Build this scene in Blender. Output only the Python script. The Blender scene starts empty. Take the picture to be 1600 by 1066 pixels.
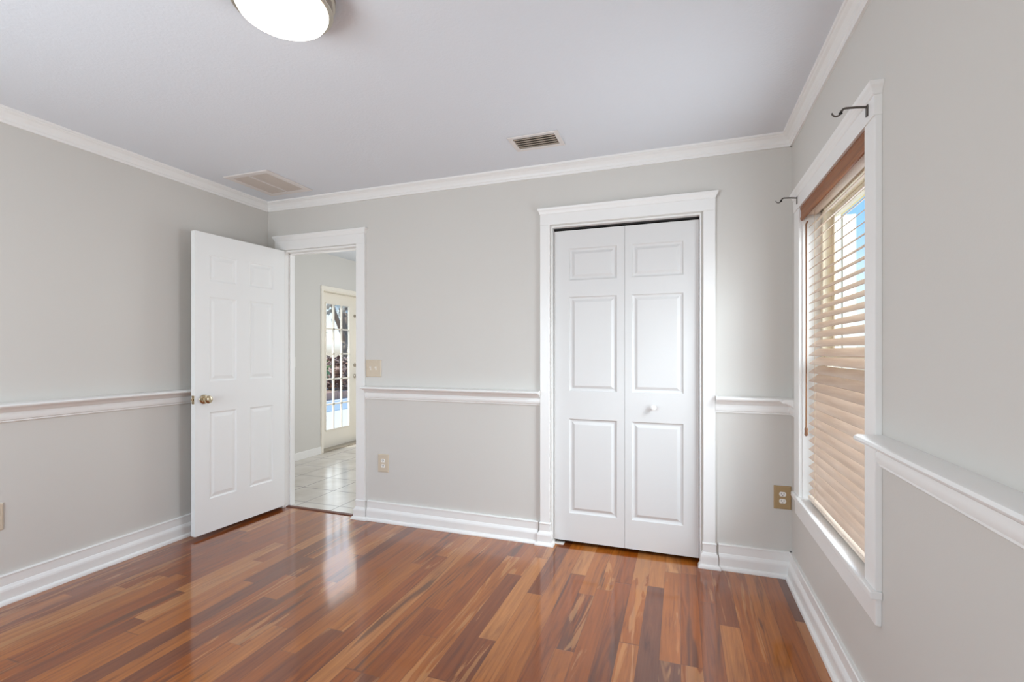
import bpy, bmesh, math, random
from mathutils import Vector, Matrix
random.seed(7)
C = bpy.context.scene.collection
PI = math.pi

# ------------------------------------------------------------------ camera, sky, sun, added lamps, exposure
cam_d = bpy.data.cameras.new('camera')
cam_d.sensor_width = 36.0
cam_d.lens = 16.785
cam_d.shift_y = 0.0107
cam_d.clip_start = 0.02
cam = bpy.data.objects.new('camera', cam_d)
cam.location = (0, 0, 1.2408)
cam.rotation_euler = (PI / 2, 0, 0.3398)
C.objects.link(cam)
bpy.context.scene.camera = cam

world = bpy.data.worlds.new('sky')
bpy.context.scene.world = world
world.use_nodes = True
wn = world.node_tree.nodes
wl = world.node_tree.links
tcw = wn.new('ShaderNodeTexCoord')
sep = wn.new('ShaderNodeSeparateXYZ')
wl.new(tcw.outputs['Generated'], sep.inputs[0])
sky = wn.new('ShaderNodeValToRGB')          # clear-day sky: pale at the horizon, blue above
se = sky.color_ramp.elements
for p_, c_ in ((0.0, (0.62, 0.58, 0.52, 1)), (0.02, (0.92, 0.96, 1.0, 1)), (0.12, (0.68, 0.87, 1.0, 1)), (0.21, (0.33, 0.64, 1.0, 1)), (0.7, (0.10, 0.34, 0.85, 1))):
    el = se[0] if p_ == 0.0 else (se[len(se) - 1] if p_ == 0.7 else se.new(p_))
    el.position = p_
    el.color = c_
wl.new(sep.outputs[2], sky.inputs[0])
wl.new(sky.outputs[0], wn['Background'].inputs[0])
wn['Background'].inputs[1].default_value = 1.2


def light(name, kind, loc, target, energy, color=(1, 1, 1), size=None, size_y=None, spread=None):
    d = bpy.data.lights.new(name, kind)
    d.energy = energy
    d.color = color
    if kind == 'AREA':
        d.shape = 'RECTANGLE'
        d.size = size
        d.size_y = size_y
        if spread:
            d.spread = math.radians(spread)
    o = bpy.data.objects.new(name, d)
    o.location = loc
    o.rotation_euler = (Vector(target) - Vector(loc)).to_track_quat('-Z', 'Y').to_euler()
    C.objects.link(o)
    return o


sun = light('sun', 'SUN', (-8, -2, 9), (-4, 3.2, 0), 4.2, (1.0, 0.95, 0.88))
sun.data.angle = math.radians(1)
# added lamps in place of daylight at the window and patio door, plus fills
light('window_daylight', 'AREA', (0.584, 2.24, 1.21), (-1.0, 2.20, 1.21), 12.5, (0.80, 0.91, 1.0), 0.45, 1.30, 168)  # key lamp added on the room side of the blind, replacing window daylight
light('rear_window_daylight', 'AREA', (-2.00, -0.62, 1.25), (-0.90, 2.0, 1.20), 56, (0.79, 0.91, 1.0), 1.6, 1.4)  # fill lamp added behind the camera, in an invented opening
light('outside_daylight', 'AREA', (2.0, 1.7, 2.85), (0.6, 2.3, 1.15), 300, (0.84, 0.92, 1.0), 1.4, 2.6)  # lamp added outside to brighten the blind slats and far jamb
light('hall_daylight', 'AREA', (-1.65, 5.0, 1.5), (-4.1, 4.6, 1.2), 34, (0.90, 0.96, 1.0), 1.8, 2.0)  # unseen lamp added inside the closed hall to brighten its wall
light('patio_door_daylight', 'AREA', (-4.3, 5.14, 1.1), (-2.0, 5.14, 0.6), 6, (1, 0.99, 0.97), 0.6, 1.7)  # lamp added just outside the glass, standing in for patio daylight

vs = bpy.context.scene.view_settings
vs.view_transform = 'Standard'
vs.look = 'None'
vs.gamma = 1.0
vs.use_curve_mapping = False
vs.exposure = 0.08
cy = bpy.context.scene.cycles
cy.max_bounces = 10
cy.diffuse_bounces = 6
cy.glossy_bounces = 4
cy.transparent_max_bounces = 12
cy.sample_clamp_indirect = 4.0
cy.caustics_reflective = False
cy.caustics_refractive = False

# ------------------------------------------------------------------ room dimensions (metres)
XL, XR, YB, YR, H = -3.1527, 0.5763, 2.9892, -0.6, 2.44
WB = 0.09                       # back wall thickness
HX = -4.138                     # face of the hall's far side wall


# ------------------------------------------------------------------ materials
def srgb(r, g, b):
    f = lambda c: c / 12.92 if c <= 0.04045 else ((c + 0.055) / 1.055) ** 2.4
    return (f(r / 255), f(g / 255), f(b / 255), 1)


def mat(name, col, rough=0.5, metal=0.0, bump=None, spec=0.5, coat=0.0, emit=None):
    m = bpy.data.materials.new(name)
    m.use_nodes = True
    nt = m.node_tree
    b = nt.nodes['Principled BSDF']
    b.inputs['Base Color'].default_value = col
    b.inputs['Roughness'].default_value = rough
    b.inputs['Metallic'].default_value = metal
    b.inputs['Specular IOR Level'].default_value = spec
    b.inputs['Coat Weight'].default_value = coat
    if emit:
        b.inputs['Emission Color'].default_value = emit[0]
        b.inputs['Emission Strength'].default_value = emit[1]
    if bump:
        scale, dist, strength = bump
        tc = nt.nodes.new('ShaderNodeTexCoord')
        n = nt.nodes.new('ShaderNodeTexNoise')
        n.inputs['Scale'].default_value = scale
        n.inputs['Detail'].default_value = 3
        bp = nt.nodes.new('ShaderNodeBump')
        bp.inputs['Distance'].default_value = dist
        bp.inputs['Strength'].default_value = strength
        nt.links.new(tc.outputs['Object'], n.inputs['Vector'])
        nt.links.new(n.outputs['Fac'], bp.inputs['Height'])
        nt.links.new(bp.outputs['Normal'], b.inputs['Normal'])
    return m


M = {}
M['wall'] = mat('wall_paint', srgb(210, 206, 200), 0.55, bump=(160, 0.001, 0.15), spec=0.3)
M['ceiling'] = mat('ceiling_paint', srgb(222, 225, 230), 0.8, bump=(90, 0.003, 0.35), spec=0.2)
M['trim'] = mat('white_trim_paint', srgb(236, 234, 231), 0.32, spec=0.5)
M['door'] = mat('white_door_paint', srgb(216, 214, 212), 0.45, bump=(300, 0.0004, 0.1), spec=0.4)  # closet doors: greyed against the entry door to offset the strong window lamp
M['entry'] = mat('white_entry_door_paint', srgb(238, 238, 236), 0.40, bump=(300, 0.0004, 0.1), spec=0.45)
M['cream'] = mat('cream_trim_paint', srgb(236, 229, 216), 0.4)
M['vinyl'] = mat('cream_vinyl', srgb(232, 224, 205), 0.4)
M['black'] = mat('dark_gap', srgb(30, 26, 24), 0.8)
M['nickel'] = mat('brushed_nickel', srgb(196, 188, 176), 0.28, 1.0)
M['brass'] = mat('polished_brass_nickel', srgb(205, 190, 160), 0.12, 1.0)
M['steel'] = mat('dark_steel', srgb(105, 100, 96), 0.3, 1.0)
M['almond'] = mat('almond_plastic', srgb(208, 193, 172), 0.4)
M['tan'] = mat('tan_plastic', srgb(172, 145, 105), 0.4)  # almond plate darkened: the corner's shade is put into the colour
M['white_plastic'] = mat('white_plastic', srgb(240, 236, 230), 0.35)
M['slot'] = mat('slot_dark', srgb(60, 48, 40), 0.7)
M['vent_white'] = mat('vent_white', srgb(222, 216, 212), 0.5)
M['filter'] = mat('dusty_filter', srgb(150, 136, 124), 0.9)
M['filter_blade'] = mat('dusty_louver', srgb(196, 184, 174), 0.7)
M['vent_brown'] = mat('vent_louver_taupe', srgb(200, 186, 170), 0.5)
M['vent_dark'] = mat('vent_inside', srgb(62, 50, 42), 0.9)
M['glow'] = mat('opal_glass_lit', srgb(255, 250, 240), 0.3, emit=((1.0, 0.93, 0.80, 1), 6.5))
M['cord'] = mat('tan_cord', srgb(205, 180, 150), 0.7)
M['threshold'] = mat('dark_wood_reducer', srgb(98, 48, 26), 0.35)
M['closet'] = mat('closet_wall', srgb(120, 112, 105), 0.8)
M['stucco'] = mat('white_stucco', srgb(236, 232, 224), 0.9, bump=(40, 0.01, 0.4))
M['siding'] = mat('white_siding', srgb(188, 184, 176), 0.8)
M['soffit'] = mat('cream_soffit', srgb(240, 218, 160), 0.7)
M['patio'] = mat('pale_patio_concrete', srgb(226, 220, 212), 0.9, bump=(30, 0.01, 0.3))
M['bark'] = mat('grey_bark', srgb(150, 135, 122), 0.9, bump=(25, 0.03, 0.6))
M['brick'] = mat('pink_brick_edging', srgb(190, 150, 132), 0.9, bump=(30, 0.02, 0.4))
M['water'] = mat('pool_water', srgb(176, 190, 198), 0.45, spec=0.2)


def leaf_mat(name, c1, c2):
    m = mat(name, c1, 0.6)
    nt = m.node_tree
    tc = nt.nodes.new('ShaderNodeTexCoord')
    n = nt.nodes.new('ShaderNodeTexNoise')
    n.inputs['Scale'].default_value = 9
    r = nt.nodes.new('ShaderNodeValToRGB')
    r.color_ramp.elements[0].position = 0.35
    r.color_ramp.elements[0].color = c1
    r.color_ramp.elements[1].position = 0.65
    r.color_ramp.elements[1].color = c2
    nt.links.new(tc.outputs['Object'], n.inputs['Vector'])
    nt.links.new(n.outputs['Fac'], r.inputs['Fac'])
    nt.links.new(r.outputs['Color'], nt.nodes['Principled BSDF'].inputs['Base Color'])
    return m


M['leaf_green'] = leaf_mat('green_leaves', srgb(120, 150, 90), srgb(190, 205, 150))
M['leaf_red'] = leaf_mat('rusty_leaves', srgb(130, 92, 80), srgb(196, 168, 150))
M['leaf_grey'] = leaf_mat('grey_green_leaves', srgb(176, 176, 166), srgb(222, 222, 216))
M['lawn'] = leaf_mat('dry_garden_bed', srgb(150, 120, 100), srgb(190, 165, 145))


def glass_mat():
    m = bpy.data.materials.new('window_glass')
    m.use_nodes = True
    nt = m.node_tree
    nt.nodes.clear()
    out = nt.nodes.new('ShaderNodeOutputMaterial')
    t = nt.nodes.new('ShaderNodeBsdfTransparent')
    t.inputs[0].default_value = (0.96, 0.98, 0.97, 1)
    g = nt.nodes.new('ShaderNodeBsdfGlossy')
    g.inputs['Roughness'].default_value = 0.02
    fr = nt.nodes.new('ShaderNodeFresnel')
    fr.inputs['IOR'].default_value = 1.12
    mx = nt.nodes.new('ShaderNodeMixShader')
    geo = nt.nodes.new('ShaderNodeNewGeometry')
    inv = nt.nodes.new('ShaderNodeMath')
    inv.operation = 'SUBTRACT'
    inv.inputs[0].default_value = 1.0
    nt.links.new(geo.outputs['Backfacing'], inv.inputs[1])
    mul = nt.nodes.new('ShaderNodeMath')
    mul.operation = 'MULTIPLY'
    nt.links.new(fr.outputs[0], mul.inputs[0])
    nt.links.new(inv.outputs[0], mul.inputs[1])
    nt.links.new(mul.outputs[0], mx.inputs[0])
    nt.links.new(t.outputs[0], mx.inputs[1])
    nt.links.new(g.outputs[0], mx.inputs[2])
    nt.links.new(mx.outputs[0], out.inputs[0])
    return m


M['glass'] = glass_mat()


class NT:
    """small helper to wire math nodes"""
    def __init__(s, m):
        s.nt = m.node_tree

    def node(s, t, **kw):
        n = s.nt.nodes.new(t)
        for k, v in kw.items():
            setattr(n, k, v)
        return n

    def put(s, sock, v):
        if hasattr(v, 'links'):
            s.nt.links.new(v, sock)
        else:
            sock.default_value = v

    def math(s, op, a, b=None, c=None):
        n = s.node('ShaderNodeMath', operation=op)
        for i, v in enumerate((a, b, c)):
            if v is not None:
                s.put(n.inputs[i], v)
        return n.outputs[0]

    def xyz(s, x, y, z):
        n = s.node('ShaderNodeCombineXYZ')
        for i, v in enumerate((x, y, z)):
            s.put(n.inputs[i], v)
        return n.outputs[0]

    def noise(s, vec, scale, detail=2, rough=0.5, dist=0.0):
        n = s.node('ShaderNodeTexNoise')
        s.put(n.inputs['Vector'], vec)
        n.inputs['Scale'].default_value = scale
        n.inputs['Detail'].default_value = detail
        n.inputs['Roughness'].default_value = rough
        n.inputs['Distortion'].default_value = dist
        return n.outputs['Fac']

    def white(s, vec):
        n = s.node('ShaderNodeTexWhiteNoise', noise_dimensions='3D')
        s.put(n.inputs['Vector'], vec)
        return n.outputs['Value']

    def ramp(s, fac, stops, interp='LINEAR'):
        n = s.node('ShaderNodeValToRGB')
        n.color_ramp.interpolation = interp
        e = n.color_ramp.elements
        while len(e) < len(stops):
            e.new(0.5)
        for el, (p, c) in zip(e, stops):
            el.position = p
            el.color = c
        s.put(n.inputs['Fac'], fac)
        return n.outputs['Color']

    def mix(s, fac, a, b, mode='MIX'):
        n = s.node('ShaderNodeMix', data_type='RGBA', blend_type=mode)
        s.put(n.inputs[0], fac)
        s.put(n.inputs[6], a)
        s.put(n.inputs[7], b)
        return n.outputs[2]


def floor_mat():
    m = mat('glossy_hardwood', (0.3, 0.1, 0.04, 1), 0.3, spec=0.08, coat=1.0)
    g = NT(m)
    b = m.node_tree.nodes['Principled BSDF']
    tc = g.node('ShaderNodeTexCoord')
    sp = g.node('ShaderNodeSeparateXYZ')
    g.put(sp.inputs[0], tc.outputs['Object'])
    X, Y = sp.outputs[0], sp.outputs[1]
    w = 0.083
    xr = g.math('DIVIDE', X, w)
    row = g.math('FLOOR', xr)
    fx = g.math('FRACT', xr)
    r1 = g.white(g.xyz(row, 3.7, 1.3))
    r2 = g.white(g.xyz(row, 9.1, 5.2))
    L = g.math('MULTIPLY_ADD', r2, 0.6, 0.75)
    yr = g.math('ADD', g.math('DIVIDE', Y, L), g.math('MULTIPLY', r1, 7.0))
    # wobble the joint positions so that board lengths differ along a row
    yw = g.math('ADD', yr, g.math('MULTIPLY', g.math('SINE', g.math('MULTIPLY', yr, 2.3)), 0.28))
    col = g.math('FLOOR', yw)
    fy = g.math('FRACT', yw)
    idv = g.xyz(row, col, 0.5)
    id1 = g.white(idv)
    id2 = g.white(g.xyz(col, row, 7.5))
    id3 = g.white(g.xyz(row, col, 19.5))
    base = g.ramp(id1, [(0.0, srgb(104, 58, 36)), (0.10, srgb(120, 60, 24)), (0.30, srgb(137, 68, 15)), (0.60, srgb(149, 79, 20)), (0.82, srgb(160, 92, 34)),
                        (0.94, srgb(172, 110, 58)), (1.0, srgb(184, 128, 76))])
    # long wavy grain, different in each board
    gx = g.math('ADD', X, g.math('MULTIPLY', id2, 31.0))
    gy = g.math('ADD', Y, g.math('MULTIPLY', id3, 17.0))
    vec = g.xyz(g.math('MULTIPLY', gx, 26.0), g.math('MULTIPLY', gy, 1.6), 0.0)
    n1 = g.noise(vec, 1.0, 5, 0.62, 1.6)
    vec2 = g.xyz(g.math('MULTIPLY', gx, 90.0), g.math('MULTIPLY', gy, 3.0), 0.0)
    n2 = g.noise(vec2, 1.0, 3, 0.6, 0.2)
    grain = g.ramp(n1, [(0.30, (0.55, 0.46, 0.42, 1)), (0.47, (0.98, 0.97, 0.95, 1)), (0.70, (1.28, 1.30, 1.32, 1))])
    c = g.mix(0.85, base, grain, 'MULTIPLY')
    fine = g.ramp(n2, [(0.3, (0.82, 0.78, 0.75, 1)), (0.7, (1.1, 1.1, 1.1, 1))])
    c = g.mix(0.6, c, fine, 'MULTIPLY')
    # dark heartwood streaks in some boards
    vec3 = g.xyz(g.math('MULTIPLY', gx, 17.0), g.math('MULTIPLY', gy, 1.1), 3.0)
    n3 = g.noise(vec3, 1.0, 2, 0.5, 1.2)
    lim = g.math('MULTIPLY_ADD', id3, 0.32, 0.53)
    streak = g.math('SMOOTH_MIN', g.math('MAXIMUM', g.math('MULTIPLY', g.math('SUBTRACT', n3, lim), 7.0), 0.0), 0.75, 0.1)
    streak = g.math('MAXIMUM', streak, 0.0)
    c = g.mix(streak, c, srgb(78, 42, 26))
    # pale sapwood streaks in a few boards
    n4 = g.noise(g.xyz(g.math('MULTIPLY', gx, 13.0), g.math('MULTIPLY', gy, 1.3), 8.0), 1.0, 3, 0.55, 1.5)
    pale = g.math('MINIMUM', g.math('MAXIMUM', g.math('MULTIPLY', g.math('SUBTRACT', n4, g.math('MULTIPLY_ADD', id2, 0.30, 0.50)), 8.0), 0.0), 0.36)
    c = g.mix(pale, c, srgb(206, 148, 92))
    # joints
    ex = g.math('MINIMUM', fx, g.math('SUBTRACT', 1.0, fx))
    ey = g.math('MULTIPLY', g.math('MINIMUM', fy, g.math('SUBTRACT', 1.0, fy)), 8.0)
    e = g.math('MINIMUM', ex, ey)
    joint = g.ramp(e, [(0.0, (0.0, 0.0, 0.0, 1)), (0.018, (1, 1, 1, 1))])
    c = g.mix(g.math('MULTIPLY', g.math('SUBTRACT', 1.0, joint), 0.55), c, srgb(62, 30, 18))
    g.put(b.inputs['Base Color'], c)
    b.inputs['Coat Roughness'].default_value = 0.10
    b.inputs['Coat IOR'].default_value = 1.62
    rr = g.math('MULTIPLY_ADD', n1, 0.12, 0.26)
    g.put(b.inputs['Roughness'], rr)
    bp = g.node('ShaderNodeBump')
    bp.inputs['Distance'].default_value = 0.0008
    bp.inputs['Strength'].default_value = 0.35
    hgt = g.math('ADD', joint, g.math('MULTIPLY', n1, 0.25))
    g.put(bp.inputs['Height'], hgt)
    g.put(b.inputs['Normal'], bp.outputs['Normal'])
    return m


M['floor'] = floor_mat()


def tile_mat():
    m = mat('glossy_floor_tile', srgb(214, 208, 200), 0.18)
    g = NT(m)
    b = m.node_tree.nodes['Principled BSDF']
    tc = g.node('ShaderNodeTexCoord')
    sp = g.node('ShaderNodeSeparateXYZ')
    g.put(sp.inputs[0], tc.outputs['Object'])
    p = 0.342
    fx = g.math('FRACT', g.math('DIVIDE', g.math('ADD', sp.outputs[0], 2.585 + 3.42), p))
    fy = g.math('FRACT', g.math('DIVIDE', g.math('SUBTRACT', sp.outputs[1], 3.155), p))
    ex = g.math('MINIMUM', fx, g.math('SUBTRACT', 1.0, fx))
    ey = g.math('MINIMUM', fy, g.math('SUBTRACT', 1.0, fy))
    e = g.math('MINIMUM', ex, ey)
    k = g.ramp(e, [(0.008, (0, 0, 0, 1)), (0.014, (1, 1, 1, 1))])
    n = g.noise(tc.outputs['Object'], 5.0, 4)
    c = g.ramp(n, [(0.3, srgb(206, 198, 188)), (0.7, srgb(222, 216, 208))])
    c = g.mix(k, srgb(150, 146, 144), c)
    g.put(b.inputs['Base Color'], c)
    bp = g.node('ShaderNodeBump')
    bp.inputs['Distance'].default_value = 0.002
    bp.inputs['Strength'].default_value = 0.5
    g.put(bp.inputs['Height'], k)
    g.put(b.inputs['Normal'], bp.outputs['Normal'])
    return m


M['tile'] = tile_mat()


def wood_mat(name, dark, light_, rough, axis_scale, translucent=0.0):
    m = mat(name, light_, rough)
    g = NT(m)
    b = m.node_tree.nodes['Principled BSDF']
    tc = g.node('ShaderNodeTexCoord')
    mp = g.node('ShaderNodeMapping')
    mp.inputs['Scale'].default_value = axis_scale
    g.put(mp.inputs[0], tc.outputs['Object'])
    oi = g.node('ShaderNodeObjectInfo')
    va = g.node('ShaderNodeVectorMath', operation='ADD')
    g.put(va.inputs[0], mp.outputs[0])
    g.put(va.inputs[1], g.xyz(g.math('MULTIPLY', oi.outputs['Random'], 40.0), 0.0, 0.0))
    n = g.noise(va.outputs[0], 1.0, 4, 0.6, 0.4)
    c = g.ramp(n, [(0.3, dark), (0.7, light_)])
    g.put(b.inputs['Base Color'], c)
    if translucent:
        nt = m.node_tree
        out = nt.nodes['Material Output']
        tr = nt.nodes.new('ShaderNodeBsdfTranslucent')
        nt.links.new(c, tr.inputs[0])
        mx = nt.nodes.new('ShaderNodeMixShader')
        mx.inputs[0].default_value = translucent
        nt.links.new(b.outputs[0], mx.inputs[1])
        nt.links.new(tr.outputs[0], mx.inputs[2])
        nt.links.new(mx.outputs[0], out.inputs[0])
    return m


M['valance'] = wood_mat('honey_brown_valance', srgb(122, 66, 18), srgb(152, 88, 32), 0.4, (60, 2.5, 60))
M['slat'] = wood_mat('honey_wood_slats', srgb(200, 172, 150), srgb(220, 197, 178), 0.35, (40, 3, 40), 0.05)  # valance wood made paler: daylight glare put into the slat colour
M['rail_wood'] = wood_mat('pale_bottom_rail', srgb(224, 204, 184), srgb(238, 224, 208), 0.35, (40, 3, 40))  # same wood lightened again: outside daylight on the rail is in the colour
M['wand'] = wood_mat('brown_wand', srgb(130, 88, 58), srgb(160, 112, 78), 0.4, (60, 60, 3))


# ------------------------------------------------------------------ mesh helpers
class MB:
    def __init__(s):
        s.bm = bmesh.new()

    def box(s, x0, x1, y0, y1, z0, z1):
        v = [s.bm.verts.new((x, y, z)) for x in (x0, x1) for y in (y0, y1) for z in (z0, z1)]
        for f in ((0, 1, 3, 2), (4, 6, 7, 5), (0, 4, 5, 1), (2, 3, 7, 6), (0, 2, 6, 4), (1, 5, 7, 3)):
            s.bm.faces.new([v[i] for i in f])
        return s

    def loops(s, rings, close=True, caps=True):
        """rings: lists of points; consecutive rings are bridged"""
        R = [[s.bm.verts.new(p) for p in r] for r in rings]
        n = len(R[0])
        for a, b in zip(R, R[1:]):
            for i in range(n if close else n - 1):
                j = (i + 1) % n
                try:
                    s.bm.faces.new((a[i], a[j], b[j], b[i]))
                except ValueError:
                    pass
        if caps and close:
            for r in (R[0][::-1], R[-1]):
                try:
                    s.bm.faces.new(r)
                except ValueError:
                    pass
        return s

    def extrude(s, prof, a, b, place):
        """prof: (p, z) outline; place(p, z, t) -> xyz, run from t=a to t=b"""
        s.loops([[place(p, z, t) for p, z in prof] for t in (a, b)])
        return s

    def lathe(s, prof, n=48, place=lambda x, y, z: (x, y, z)):
        rings = []
        for r, z in prof:
            rings.append([place(max(r, 1e-5) * math.cos(2 * PI * i / n), max(r, 1e-5) * math.sin(2 * PI * i / n), z) for i in range(n)])
        return s.loops(rings)

    def tube(s, pts, r, n=10):
        pts = [Vector(p) for p in pts]
        rings = []
        up = Vector((0, 0, 1))
        for i, p in enumerate(pts):
            d = (pts[min(i + 1, len(pts) - 1)] - pts[max(i - 1, 0)]).normalized()
            a = d.cross(up)
            if a.length < 1e-3:
                a = d.cross(Vector((0, 1, 0)))
            a.normalize()
            b = d.cross(a).normalized()
            rr = r[i] if isinstance(r, (list, tuple)) else r
            rings.append([p + a * rr * math.cos(2 * PI * k / n) + b * rr * math.sin(2 * PI * k / n) for k in range(n)])
        return s.loops(rings)

    def build(s, name, m, parent=None, smooth=False, bevel=None, weld=False):
        if weld:
            bmesh.ops.remove_doubles(s.bm, verts=s.bm.verts, dist=1e-5)
        bmesh.ops.recalc_face_normals(s.bm, faces=s.bm.faces)
        me = bpy.data.meshes.new(name)
        s.bm.to_mesh(me)
        s.bm.free()
        me.materials.append(m)
        o = bpy.data.objects.new(name, me)
        C.objects.link(o)
        if smooth:
            for p in me.polygons:
                p.use_smooth = True
            me.set_sharp_from_angle(angle=math.radians(38))
        if bevel:
            md = o.modifiers.new('bevel', 'BEVEL')
            md.width = bevel
            md.segments = 2
            md.limit_method = 'ANGLE'
        if parent is not None:
            o.parent = parent
            o.matrix_parent_inverse = Matrix.Translation(-Vector(parent.location))
        return o


def empty(name, loc=(0, 0, 0)):
    o = bpy.data.objects.new(name, None)
    o.location = loc
    o.empty_display_size = 0.05
    C.objects.link(o)
    return o


def tag(o, label=None, cat=None, group=None, kind=None):
    if label:
        o['label'] = label
    if cat:
        o['category'] = cat
    if group:
        o['group'] = group
    if kind:
        o['kind'] = kind
    return o


def struct(o, label=None, cat=None):
    return tag(o, label, cat, None, 'structure')


# places for mouldings on the three walls: p = distance from the wall, t = run
def on_left(p, z, t): return (XL + p, t, z)
def on_back(p, z, t): return (t, YB - p, z)
def on_right(p, z, t): return (XR - p, t, z)


# ------------------------------------------------------------------ room shell
struct(MB().box(XL - 0.1, XR + 0.16, YR - 0.1, YB + WB - 0.06, -0.06, 0).build('floor', M['floor']),
       'glossy reddish brown hardwood plank floor', 'floor')
struct(MB().box(XL - 0.1, XR + 0.16, YR - 0.1, YB + WB + 0.05, H, H + 0.08).build('ceiling', M['ceiling']),
       'off white lightly textured bedroom ceiling', 'ceiling')
struct(MB().box(XL - 0.1, XL, YR - 0.1, YB + WB, 0, H).build('wall_left', M['wall']),
       'light grey wall behind the open door', 'wall')

DX0, DX1, DZ = -2.988, -2.276, 2.045      # entry opening
CX0, CX1, CZ = -0.782, 0.106, 2.045       # closet opening
b = MB()
for x0, x1, z0, z1 in ((XL - 0.1, DX0, 0, H), (DX0, DX1, DZ, H), (DX1, CX0, 0, H), (CX0, CX1, CZ, H), (CX1, XR + 0.16, 0, H)):
    b.box(x0, x1, YB, YB + WB, z0, z1)
struct(b.build('wall_back', M['wall'], weld=True), 'light grey wall holding the doorway and the closet', 'wall')

WY0, WY1, WZ0, WZ1 = 1.822, 2.742, 0.485, 1.968   # window opening
WT = 0.16
b = MB()
b.box(XR, XR + WT, YR - 0.1, WY0, 0, H)
b.box(XR, XR + WT, WY1, YB + WB, 0, H)
b.box(XR, XR + WT, WY0, WY1, 0, WZ0)
b.box(XR, XR + WT, WY0, WY1, WZ1, H)
struct(b.build('wall_right', M['wall'], weld=True), 'light grey wall holding the window with wooden blinds', 'wall')

b = MB()   # wall behind the camera, with an unseen opening added for the rear fill lamp
b.box(XL - 0.1, -2.85, YR - 0.12, YR, 0, H)
b.box(-1.15, XR + WT, YR - 0.12, YR, 0, H)
b.box(-2.85, -1.15, YR - 0.12, YR, 0, 0.5)
b.box(-2.85, -1.15, YR - 0.12, YR, 2.0, H)
struct(b.build('wall_rear', M['wall'], weld=True), 'wall behind the viewer with a wide window opening', 'wall')

# ------------------------------------------------------------------ crown moulding
CB = 2.371
dz = H - CB
crown = [(0, CB), (0.010, CB), (0.012, CB + 0.012), (0.016, CB + 0.016), (0.019, CB + 0.030), (0.030, CB + 0.046), (0.041, CB + 0.052),
         (0.044, CB + 0.056), (0.050, CB + 0.058), (0.052, H), (0, H)]
struct(MB().extrude(crown, YR, YB, on_left).build('trim_1', M['trim'], smooth=False), 'white crown moulding along the left wall', 'crown moulding')
struct(MB().extrude(crown, XL, XR, on_back).build('trim_2', M['trim']), 'white crown moulding above the closet and doorway', 'crown moulding')
struct(MB().extrude(crown, YR, YB, on_right).build('trim_3', M['trim']), 'white crown moulding above the window', 'crown moulding')

# ------------------------------------------------------------------ chair rail
rail = [(0, 0.8917), (0.007, 0.8925), (0.010, 0.8960), (0.007, 0.9000), (0.008, 0.9020), (0.016, 0.9060), (0.019, 0.9180), (0.018, 0.9320), (0.013, 0.9400),
        (0.016, 0.9420), (0.020, 0.9440), (0.024, 0.9500), (0.034, 0.9600), (0.046, 0.9650), (0.050, 0.9680), (0.070, 0.9690), (0.074, 0.9720), (0.076, 0.9780),
        (0.072, 0.9850), (0.064, 0.9880), (0, 0.9890)]
struct(MB().extrude(rail, YR, YB, on_left).build('trim_4', M['trim'], smooth=True), 'white chair rail on the left wall, meeting the open door', 'chair rail')
struct(MB().extrude(rail, -2.208, -0.857, on_back).build('trim_5', M['trim'], smooth=True), 'white chair rail between the doorway and the closet', 'chair rail')
struct(MB().extrude(rail, 0.188, XR, on_back).build('trim_6', M['trim'], smooth=True), 'short white chair rail right of the closet', 'chair rail')
struct(MB().extrude(rail, 2.842, YB, on_right).build('trim_7', M['trim'], smooth=True), 'stub of white chair rail between the corner and the window', 'chair rail')
struct(MB().extrude(rail, YR, 1.738, on_right).build('trim_8', M['trim'], smooth=True), 'long white chair rail on the right wall, starting at the near window casing', 'chair rail')


# ------------------------------------------------------------------ baseboards
def base_prof(e=0.0):
    return [(0, 0.1420), (0.012 + e, 0.1420), (0.016 + e, 0.1385), (0.016 + e, 0.1340), (0.013 + e, 0.1320), (0.013 + e, 0.0890), (0.016 + e, 0.0860), (0.023 + e, 0.0740),
            (0.025 + e, 0.0650), (0.025 + e, 0.0220), (0.030 + e, 0.0205), (0.036 + e, 0.0150), (0.039 + e, 0.0060), (0.039 + e, 0), (0, 0)]


struct(MB().extrude(base_prof(), YR, YB, on_left).build('baseboard_left', M['trim']), 'tall white stepped baseboard along the left wall', 'baseboard')
struct(MB().extrude(base_prof(), -2.19, -0.872, on_back).build('baseboard_back', M['trim']), 'tall white baseboard between the doorway and the closet', 'baseboard')
struct(MB().extrude(base_prof(), 0.205, XR, on_back).build('baseboard_back.001', M['trim']), 'short white baseboard right of the closet', 'baseboard')
struct(MB().extrude(base_prof(), YR, YB, on_right).build('baseboard_right', M['trim']), 'tall white baseboard below the window', 'baseboard')


# ------------------------------------------------------------------ casings
def header_board(mb, x0, x1, z0, z1, place, t=0.021):
    """flat head board with a cove cap returned at both ends; runs x0..x1"""
    P = lambda x, p, z: place(p, z, x)
    capz = z1 - 0.040
    mb.loops([[P(x, 0, z0), P(x, t, z0), P(x, t, capz), P(x, 0, capz)] for x in (x0, x1)])
    rings = []
    for e, z in ((0.0, capz), (0.003, capz + 0.003), (0.004, capz + 0.008), (0.008, capz + 0.018), (0.014, capz + 0.026), (0.015, capz + 0.030), (0.016, z1 - 0.002), (0.013, z1)):
        rings.append([P(x0 - e, 0, z), P(x0 - e, t + e, z), P(x1 + e, t + e, z), P(x1 + e, 0, z)])
    mb.loops(rings)
    return mb


def leg(mb, x0, x1, z0, z1, place, t=0.020):
    mb.loops([[place(0, z, x0), place(t, z, x0), place(t, z, x1), place(0, z, x1)] for z in (z0, z1)])
    return mb


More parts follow.
